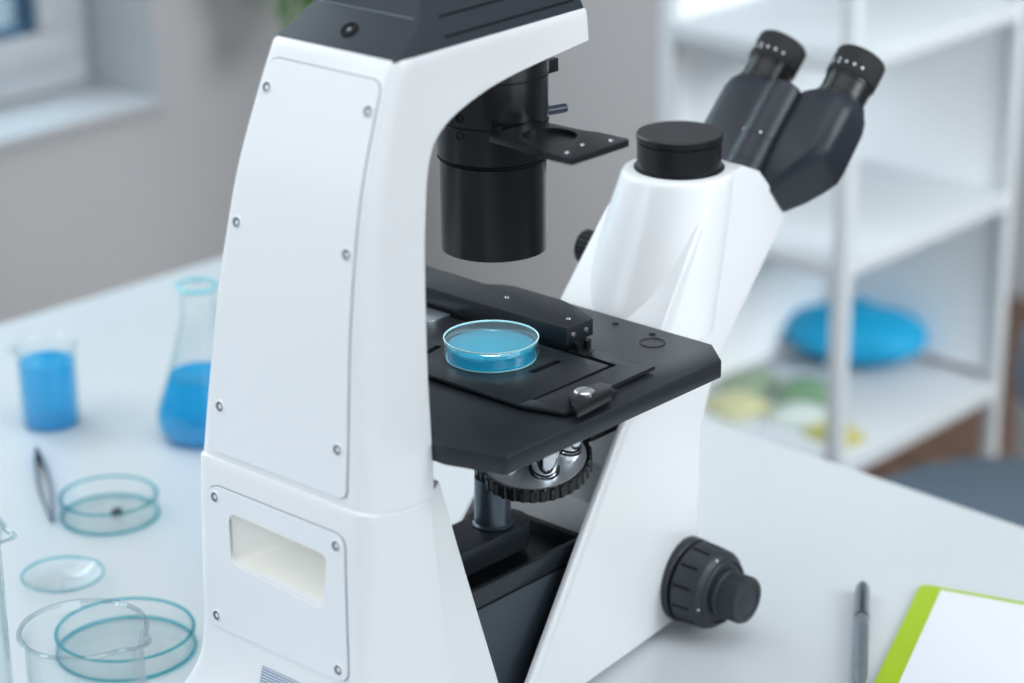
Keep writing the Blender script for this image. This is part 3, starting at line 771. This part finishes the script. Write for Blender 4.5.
# erlenmeyer flask
fk = thing('conical_flask', 'glass conical flask with blue liquid in its belly behind the microscope', 'flask', (.1520, .4475, 0))
b = new(); vessel(b, [(.0260, 0), (.0325, .0020), (.0365, .0070), (.0380, .014), (.0372, .023), (.0350, .031), (.0288, .048), (.0215, .072), (.0160, .092), (.0142, .102), (.0140, .120), (.0150, .1235), (.0163, .1250)], .0014, 64); obj('glass_wall', b, GLASS, fk, 40)
b = new(); add_lathe(b, [(.0155, .1225), (.0168, .1238), (.0168, .1255), (.0155, .1262), (.0146, .1250), (.0155, .1225)], 64); obj('neck_bead', b, principled('teal_bead', (.22, .66, .74), .12, spec=.8), fk, 40)
b = new(); add_lathe(b, [(0, .0022), (.0250, .0023), (.0311, .0040), (.0348, .0082), (.0363, .014), (.0356, .023), (.0334, .031), (.0272, .048), (.0256, .0520), (.0247, .0515), (0, .0515)], 64); obj('blue_liquid', b, BLUE, fk, 40)

# culture dishes on the table
def dish(name, label, x, y, r, h, wall, m, bead, lid=True, group=None):
    d = thing(name, label, 'petri dish', (x, y, 0), 0, group)
    b = new(); vessel(b, [(r-.0016, 0), (r-.0006, .0008), (r-.0006, h)], wall, 72); obj('dish_base', b, m, d, 40)
    b = new()
    for z in (.0006, h-.0008): add_lathe(b, [(r-.0022, z), (r-.0003, z), (r, z+.0006), (r-.0003, z+.0012), (r-.0022, z+.0012), (r-.0022, z)], 72)
    obj('rim_bead', b, bead, d, 40)
    return d
BEAD = glassy('teal_bead_glass', tint=(.42, .82, .86), edge=(.12, .60, .68), ew=1.)
d1 = dish('petri_dish', 'open glass petri dish holding one dark speck, left of the microscope', .0045, .3850, .0362, .0165, .0012, TEAL, BEAD, group='petri dishes on the table')
b = new(); bmesh.ops.create_icosphere(b, subdivisions=2, radius=1); bmesh.ops.transform(b, matrix=Matrix.Translation((.0045, -.0020, .0030)) @ Matrix.Diagonal((.0052, .0036, .0018, 1)), verts=b.verts[:])
for v in b.verts: v.co += Vector((random.uniform(-.0006, .0006), random.uniform(-.0006, .0006), random.uniform(-.0004, .0004)))
obj('specimen', b, principled('dark_specimen', (.03, .035, .04), .7), d1, 60)['label'] = 'dark speck of specimen'
d3 = dish('petri_dish', 'wide empty glass petri dish overlapped by the clear front beaker', -.1215, .2140, .0455, .0150, .0013, TEAL, BEAD, group='petri dishes on the table')
# shallow watch glass
wg = new(); add_lathe(wg, [(0, .0004), (.010, .0007), (.020, .0028), (.0275, .0072), (.0283, .0080), (.0278, .0086), (.0200, .0042), (.010, .0020), (0, .0016)], 72)
w = obj('watch_glass', wg, glassy('watch_glass_clear', tint=(.995, .998, .998), edge=(.70, .88, .88), ew=.6, f0=.02), None, 40, (-.0890, .3205, 0)); b = new(); add_lathe(b, [(.0272, .0070), (.0282, .0076), (.0284, .0084), (.0276, .0086), (.0270, .0078), (.0272, .0070)], 72); obj('rim_bead', b, BEAD, w, 40)
tag(w, 'thin shallow watch glass lying between the two petri dishes', 'watch glass')

# empty beakers in front
def clear_beaker(label, x, y, r, h, ang):
    d = thing('beaker', label, 'beaker', (x, y, 0))
    b = new(); vessel(b, [(r-.006, 0), (r-.0025, .001), (r-.0006, .004), (r-.0006, h-.009), (r, h-.004), (r+.0025, h)], .0013, 80); g = obj('glass_wall', b, GLASS2, d, 40); spout(g, r, h-.008, ang, .006)
    b = new(); add_lathe(b, [(r+.0006, h-.0010), (r+.0022, h-.0018), (r+.0036, h-.0004), (r+.0028, h+.0010), (r+.0012, h+.0008), (r+.0006, h-.0010)], 80)
    g = obj('rim_bead', b, glassy('beaker_rim_glass', tint=(.90, .94, .95), edge=(.55, .64, .67), ew=1., f0=.10), d, 40); spout(g, r, h-.008, ang, .006)
    return d
clear_beaker('empty clear glass beaker with a pouring lip in front of the wide dish', -.2330, .1090, .0345, .0945, R(-75))
clear_beaker('tall clear glass beaker cut off by the left edge of the view', -.2720, .1760, .0290, .1490, R(-60))

# tweezers
tw = thing('tweezers', 'thin dark steel tweezers lying on the table beside the open petri dish', 'tweezers', (.0030, .4600, 0), math.atan2(.5158-.4042, .0394+.0334))
TWM = principled('dark_steel', (.10, .15, .22), .3, metal=.8)
for s in (-1, 1):
    b = new(); tt = bmesh.new(); rows = []
    for k in range(9):
        u = k/8; x = -.066 + .132*u; y = s*(.0006 + .0062*sin(pi*min(1, (1-u)*1.05))**1.0*(.6)); hw = lerp(.0010, .0034, u) ; zc = .0036
        rows.append([tt.verts.new((x, y-.0006, zc-hw)), tt.verts.new((x, y+.0006, zc-hw)), tt.verts.new((x, y+.0006, zc+hw)), tt.verts.new((x, y-.0006, zc+hw))])
    for a_, b_ in zip(rows, rows[1:]):
        for i in range(4): tt.faces.new((a_[i], a_[(i+1) % 4], b_[(i+1) % 4], b_[i]))
    tt.faces.new(rows[0][::-1]); tt.faces.new(rows[-1]); merge(b, tt); obj('tweezer_arm', b, TWM, tw, 40)

# pen
P0, P1 = Vector((.2590, -.1000, .0050)), Vector((.1300, -.1855, .0050))
pen = thing('ballpoint_pen', 'slim silver ballpoint pen lying on the table beside the lime clipboard', 'pen', (P0.x, P0.y, 0))
M = Matrix.Translation((0, 0, .0050)) @ frame_z((0, 0, 0), P1-P0, (0, 0, 1))
b = new(); add_lathe(b, [(0, 0), (.0036, .0004), (.0044, .002), (.0047, .006), (.0047, .060), (.0049, .061), (.0049, .064), (.0047, .065), (.0047, .125), (.0030, .140), (.0010, .146), (0, .1465)], 32, M); obj('barrel', b, principled('silver_barrel', (.30, .35, .39), .3, metal=.75), pen, 35)
b = new(); add_box(b, .0046, .0056, -.0016, .0016, .004, .044, .0004, M=M); add_box(b, .0040, .0056, -.0016, .0016, .003, .006, .0004, M=M); obj('clip', b, principled('dark_clip', (.10, .13, .16), .3, metal=.8), pen, 35)
b = new(); add_lathe(b, [(.00475, .0455), (.0049, .0457), (.0049, .0475), (.00475, .0477)], 32, M); obj('ring', b, DARK, pen, 35)

# clipboard and paper
cb_ang = math.atan2(.1777-.1255, -(.2918-.1601)*-1)  # along its long edge
e1 = Vector((.1601-.2918, -.1777+.1255, 0)).normalized()            # toward the viewer along the left edge
e2 = Vector((.3127-.2918, -.193+.1255, 0)).normalized()             # along the far edge
cn = Vector((.2930, -.1245, 0))
def quad_prism(name, o, u, v, a, b_, z0, z1, m, vb=.006):
    bb = new(); pts = [o, o + v*b_, o + v*b_ + u*a, o + u*a]
    add_prism(bb, [(p.x, p.y) for p in pts], z0, z1, .0004, vbev=vb); return obj(name, bb, m, None, 30)
o = quad_prism('clipboard', cn, e1, e2, .32, .23, 0, .0030, principled('lime_board', (.42, .62, .0), .45, noise=.03, nscale=30), .006)
tag(o, 'lime green clipboard lying at the right of the table', 'clipboard')
o = quad_prism('paper_sheet', cn + e2*.0150 + e1*.0060, e1, e2, .297, .21, .0030, .0038, principled('white_paper', (.86, .87, .93), .8, spec=.1), .0005)
tag(o, 'blank white sheet of paper on the lime green clipboard', 'paper')

# ================================================================== BACKGROUND
RKM = principled('rack_white', (.60, .635, .66), .6, spec=.2)
RX0, RX1, RY0, RY1 = 1.004, 1.324, .428, .660
rk = thing('shelf_rack', 'white open rack of shelves standing behind the table on the right', 'shelf rack', (0, 0, FLOOR))
for x in (RX0, RX1):
    for y in (RY0, RY1):
        b = new(); add_box(b, x-.0085, x+.0085, y-.0085, y+.0085, 0, 1.20, .002); obj('post', b, RKM, rk)
ZSH = [-.300, -.070, .148, .37]
for z in ZSH:
    b = new(); add_box(b, RX0-.008, RX1+.008, RY0-.008, RY1+.008, z-.020-FLOOR, z-FLOOR, .002); obj('shelf', b, RKM, rk)
b = new(); add_box(b, RX0, RX1, RY0-.008, RY0+.008, .30, .325, .002); obj('cross_bar', b, RKM, rk)
b = new(); add_box(b, RX0-.008, RX1+.008, RY0-.008, RY1+.008, .10, .118, .002); obj('shelf', b, RKM, rk)
ZL = ZSH[0]
BKP = principled('pale_rack_sheet', (.93, .96, .98), .6, spec=.2)
b = new(); add_box(b, RX0+.010, RX1-.010, RY1-.003, RY1+.003, .46, 1.16); obj('back_panel', b, BKP, rk)
b = new(); add_box(b, RX1-.003, RX1+.003, RY0+.010, RY1-.010, .46, 1.16); obj('side_panel', b, BKP, rk)
# bright blue cushion-like bag
b = new(); bmesh.ops.create_uvsphere(b, u_segments=48, v_segments=24, radius=1)
for v in b.verts:
    r = sqrt(v.co.x**2 + v.co.y**2); a = math.atan2(v.co.y, v.co.x)
    k = 1 + .05*sin(3*a+.4) + .04*sin(5*a)
    v.co = Vector((v.co.x*.066*k, v.co.y*.086*k, .034 + .034*(v.co.z if v.co.z > 0 else v.co.z)*(1+.15*sin(4*a)*r)))
o = obj('blue_bag', b, principled('bright_blue_cloth', (.0, .34, .62), .6, noise=.08, nscale=30, bump=.2, bscale=60), None, 60, (1.276, .590, ZL))
o.rotation_euler = (0, 0, R(15)); tag(o, 'bright blue rounded bag lying on the lower shelf of the white rack', 'bag')
# packets on the lower shelf
def packet(name, label, x, y, w_, d_, h_, rz, colr):
    bb = new()
    bmesh.ops.create_cube(bb, size=1); bmesh.ops.subdivide_edges(bb, edges=bb.edges[:], cuts=5, use_grid_fill=True)
    for v in bb.verts:
        fx, fy = 1-(2*v.co.x)**2, 1-(2*v.co.y)**2
        k = .35 + .65*sqrt(max(0, fx*fy)); zz = (v.co.z+.5)*h_*(k if v.co.z > -.49 else 1)
        v.co = Vector((v.co.x*w_, v.co.y*d_, zz + (random.uniform(0, .002) if v.co.z > 0 else 0)))
    o = obj(name, bb, principled(name+'_foil', colr, .35, noise=.08, nscale=40), None, 50, (x, y, ZL)); o.rotation_euler = (0, 0, rz); tag(o, label, 'packet', 'packets on the lower rack shelf'); return o
packet('packet', 'pale white packet at the near left of the lower rack shelf', 1.075, .515, .050, .075, .022, R(10), (.60, .66, .62))
packet('packet', 'small golden yellow packet by the front post of the white rack', 1.062, .468, .040, .055, .018, R(-8), (.50, .46, .13))
packet('packet', 'olive green packet behind the yellow one on the rack shelf', 1.130, .555, .045, .055, .028, R(30), (.16, .30, .17))
packet('packet', 'pale yellow packet at the far left of the lower rack shelf', 1.060, .600, .060, .060, .018, R(-15), (.56, .55, .32))
packet('packet', 'dull green packet farthest left on the lower rack shelf', 1.120, .625, .060, .050, .022, R(5), (.27, .36, .25))
# chair with slate seat
ch = thing('swivel_stool', 'round slate grey padded stool seat behind the right table edge', 'stool', (1.02, .205, FLOOR))
b = new(); add_lathe(b, [(0, .395), (.150, .395), (.172, .405), (.180, .422), (.176, .438), (.160, .447), (0, .452)], 64); obj('seat', b, principled('slate_fabric', (.085, .12, .16), .7, bump=.2, bscale=400), ch)
b = new(); add_lathe(b, [(0, .06), (.024, .06), (.024, .30), (.016, .30), (.016, .396), (0, .396)], 32); obj('gas_column', b, GREY, ch)
for k in range(5):
    a = 2*pi*k/5; b = new(); add_tube(b, [(.015*cos(a), .015*sin(a), .085), (.22*cos(a), .22*sin(a), .060)], [.018, .012], 12); lg = obj('leg', b, BLACK, ch)
    b = new(); add_lathe(b, [(0, -.011), (.022, -.011), (.025, -.006), (.025, .006), (.022, .011), (0, .011)], 24, frame_z((.22*cos(a), .22*sin(a), .025), (-sin(a), cos(a), 0))); add_box(b, -.008, .008, -.008, .008, .04, .062, M=Matrix.Translation((.22*cos(a), .22*sin(a), 0))); obj('caster', b, RUBBER, lg)
# pale bin by the right wall
bn = thing('waste_bin', 'pale bin with a blue-grey lid at the right edge behind the stool', 'bin', (1.66, .455, FLOOR))
b = new(); add_lathe(b, [(0, 0), (.10, 0), (.115, .33), (0, .33)], 48); obj('bin_body', b, principled('pale_bin', (.72, .76, .82), .5), bn)
b = new(); add_lathe(b, [(.118, .325), (.120, .35), (.112, .40), (.07, .43), (0, .435)], 48); obj('bin_lid', b, principled('blue_grey_lid', (.25, .34, .45), .5), bn)
# hanging plant on a wall shelf
ws = new(); add_box(ws, .84, 1.16, WY-.115, WY, .235, .255, .003); o = obj('wall_shelf', ws, wf, None, 30); tag(o, 'white wall shelf carrying the trailing plant beside the window', 'shelf')
pl = thing('trailing_plant', 'green trailing plant hanging behind the top of the microscope', 'plant', (.985, WY-.065, .255))
b = new(); add_lathe(b, [(0, 0), (.045, 0), (.060, .09), (.064, .095), (.058, .095), (.054, .085), (0, .085)], 40); obj('pot', b, principled('white_pot', (.7, .7, .7), .4), pl)
LM1 = principled('leaf_green', (.10, .20, .05), .45, noise=.35, nscale=25); 
b = new()
for k in range(120):
    a = random.uniform(0, 2*pi); rr = random.uniform(.03, .10); hz = random.uniform(-.175, .16); fr = random.uniform(0, 1)
    base = Vector((-.050 + random.gauss(0, .022), -.065 + random.gauss(0, .007), hz)) if hz < .085 else Vector((rr*cos(a), min(rr*sin(a), .02), hz))
    d = Vector((random.gauss(0, .5), random.gauss(-.3, .3), -1 if hz < .08 else random.uniform(-.3, 1))).normalized()
    ln = random.uniform(.025, .045); wd = ln*.32
    u = d.cross(Vector((random.gauss(0, 1), random.gauss(0, 1), .2))).normalized(); n_ = u.cross(d)
    vs = [b.verts.new(base + d*ln*q + u*wd*w_ + n_*(.004*sin(q*3))) for q, w_ in ((0, 0), (.3, .8), (.6, .9), (1, 0), (.6, -.9), (.3, -.8))]
    b.faces.new(vs)
obj('foliage', b, LM1, pl, 0)
b = new()
for k in range(5):
    x = -.095 + .02*k
    add_tube(b, [(x*.4, -.03, .088), (x*.6, -.052, .100), (x, -.065, .06), (x, -.066, -.06), (x-.005, -.065, -.15)], .0016, 6)
obj('stems', b, LM1, pl, 0)

# ================================================================== LIGHT
wd = bpy.data.worlds.new('room_light'); scn.world = wd; wd.use_nodes = True
nt = wd.node_tree; nt.nodes.clear()
out = nt.nodes.new('ShaderNodeOutputWorld'); bg = nt.nodes.new('ShaderNodeBackground')
tc = nt.nodes.new('ShaderNodeTexCoord'); sp = nt.nodes.new('ShaderNodeSeparateXYZ'); rp = nt.nodes.new('ShaderNodeValToRGB'); mr = nt.nodes.new('ShaderNodeMapRange')
mr.inputs['From Min'].default_value = -1; mr.inputs['From Max'].default_value = 1
nt.links.new(tc.outputs['Generated'], sp.inputs[0]); nt.links.new(sp.outputs['Z'], mr.inputs['Value']); nt.links.new(mr.outputs[0], rp.inputs[0])
e = rp.color_ramp.elements; e[0].position = .40; e[0].color = (.26, .235, .22, 1); e[1].position = .95; e[1].color = (.92, .97, 1.0, 1)
k = e.new(.52); k.color = (.50, .57, .64, 1)
nt.links.new(rp.outputs[0], bg.inputs['Color']); bg.inputs['Strength'].default_value = .42
nt.links.new(bg.outputs[0], out.inputs['Surface'])
def area(name, loc, target, sx, sy, power, color):
    L_ = bpy.data.lights.new(name, 'AREA'); L_.shape = 'RECTANGLE'; L_.size = sx; L_.size_y = sy; L_.energy = power; L_.color = color
    o = bpy.data.objects.new(name, L_); col.objects.link(o); o.location = loc
    o.rotation_euler = (Vector(target) - Vector(loc)).to_track_quat('-Z', 'Y').to_euler(); return o
area('window_light', (-1.6, 1.0, 1.3), (0, 0, .2), 1.4, 1.2, 18, (.90, .96, 1.0))
area('ceiling_light', (-.2, -.2, 2.0), (0, .1, 0), 2.2, 1.6, 17, (.95, .98, 1.0))
la = area('rack_fill', (1.1, -1.5, 1.0), (1.45, 1.0, .0), 1.4, 1.0, 15, (.92, .97, 1.0)); la.data.spread = R(90)  # added fill that brightens the rack and the back wall
area('side_fill', (-.9, -2.0, 1.0), (0, 0, .15), 1.4, 1.2, 8.5, (.95, .98, 1.0))  # added fill from camera right, reaching under the stage
area('backdrop_light', (.5, 2.0, 1.6), (.9, 3.2, -.6), 1.2, 1.0, 70, (.85, .94, 1.0))  # added lamp, turned outward to brighten the sheet behind the pane

area('under_stage_fill', (.15, -1.35, .45), (.02, 0, .13),   .8, .5, 1.5, (.95, .98, 1.0))  # low fill added to lift the dark space below the stage
area('window_glow', (-.1, 1.27, 1.05), (.0, .45, 0), 1.1, .7, 7, (.90, .97, 1.0))
sp_ = bpy.data.lights.new('dish_fill', 'SPOT'); sp_.energy = .30; sp_.spot_size = R(62); sp_.spot_blend = .35; sp_.shadow_soft_size = .012; sp_.color = (.96, .99, 1.0)
so_ = bpy.data.objects.new('dish_fill', sp_); col.objects.link(so_); so_.location = (-.004, -.003, .290)   # spot added below the condenser to brighten the dish
# ================================================================== CAMERA  (85 mm, tilted 20.6 degrees down)
cam_d = bpy.data.cameras.new('camera'); cam = bpy.data.objects.new('camera', cam_d); col.objects.link(cam)
yaw, pit, rol = R(42.1), R(20.63), R(-.5)
fwd = Vector((cos(yaw)*cos(pit), sin(yaw)*cos(pit), -sin(pit))); rt = Vector((sin(yaw), -cos(yaw), 0)); upv = rt.cross(fwd)
r2 = rt*cos(rol) + upv*sin(rol); u2 = -rt*sin(rol) + upv*cos(rol)
Mc = Matrix((r2, u2, -fwd)).transposed().to_4x4(); Mc.translation = Vector((-.9972, -.9172, .7416))
cam.matrix_world = Mc
cam_d.sensor_width = 36; cam_d.lens = 2430*36/1024; cam_d.clip_start = .05; cam_d.clip_end = 50
cam_d.dof.use_dof = True; cam_d.dof.focus_distance = 1.43; cam_d.dof.aperture_fstop = 3.9
scn.camera = cam
scn.view_settings.view_transform = 'Standard'; scn.view_settings.look = 'None'; scn.view_settings.exposure = 0.0
try:
    scn.cycles.use_denoising = True; scn.cycles.max_bounces = 10; scn.cycles.transparent_max_bounces = 24
    scn.cycles.caustics_reflective = False; scn.cycles.caustics_refractive = False
except Exception: pass
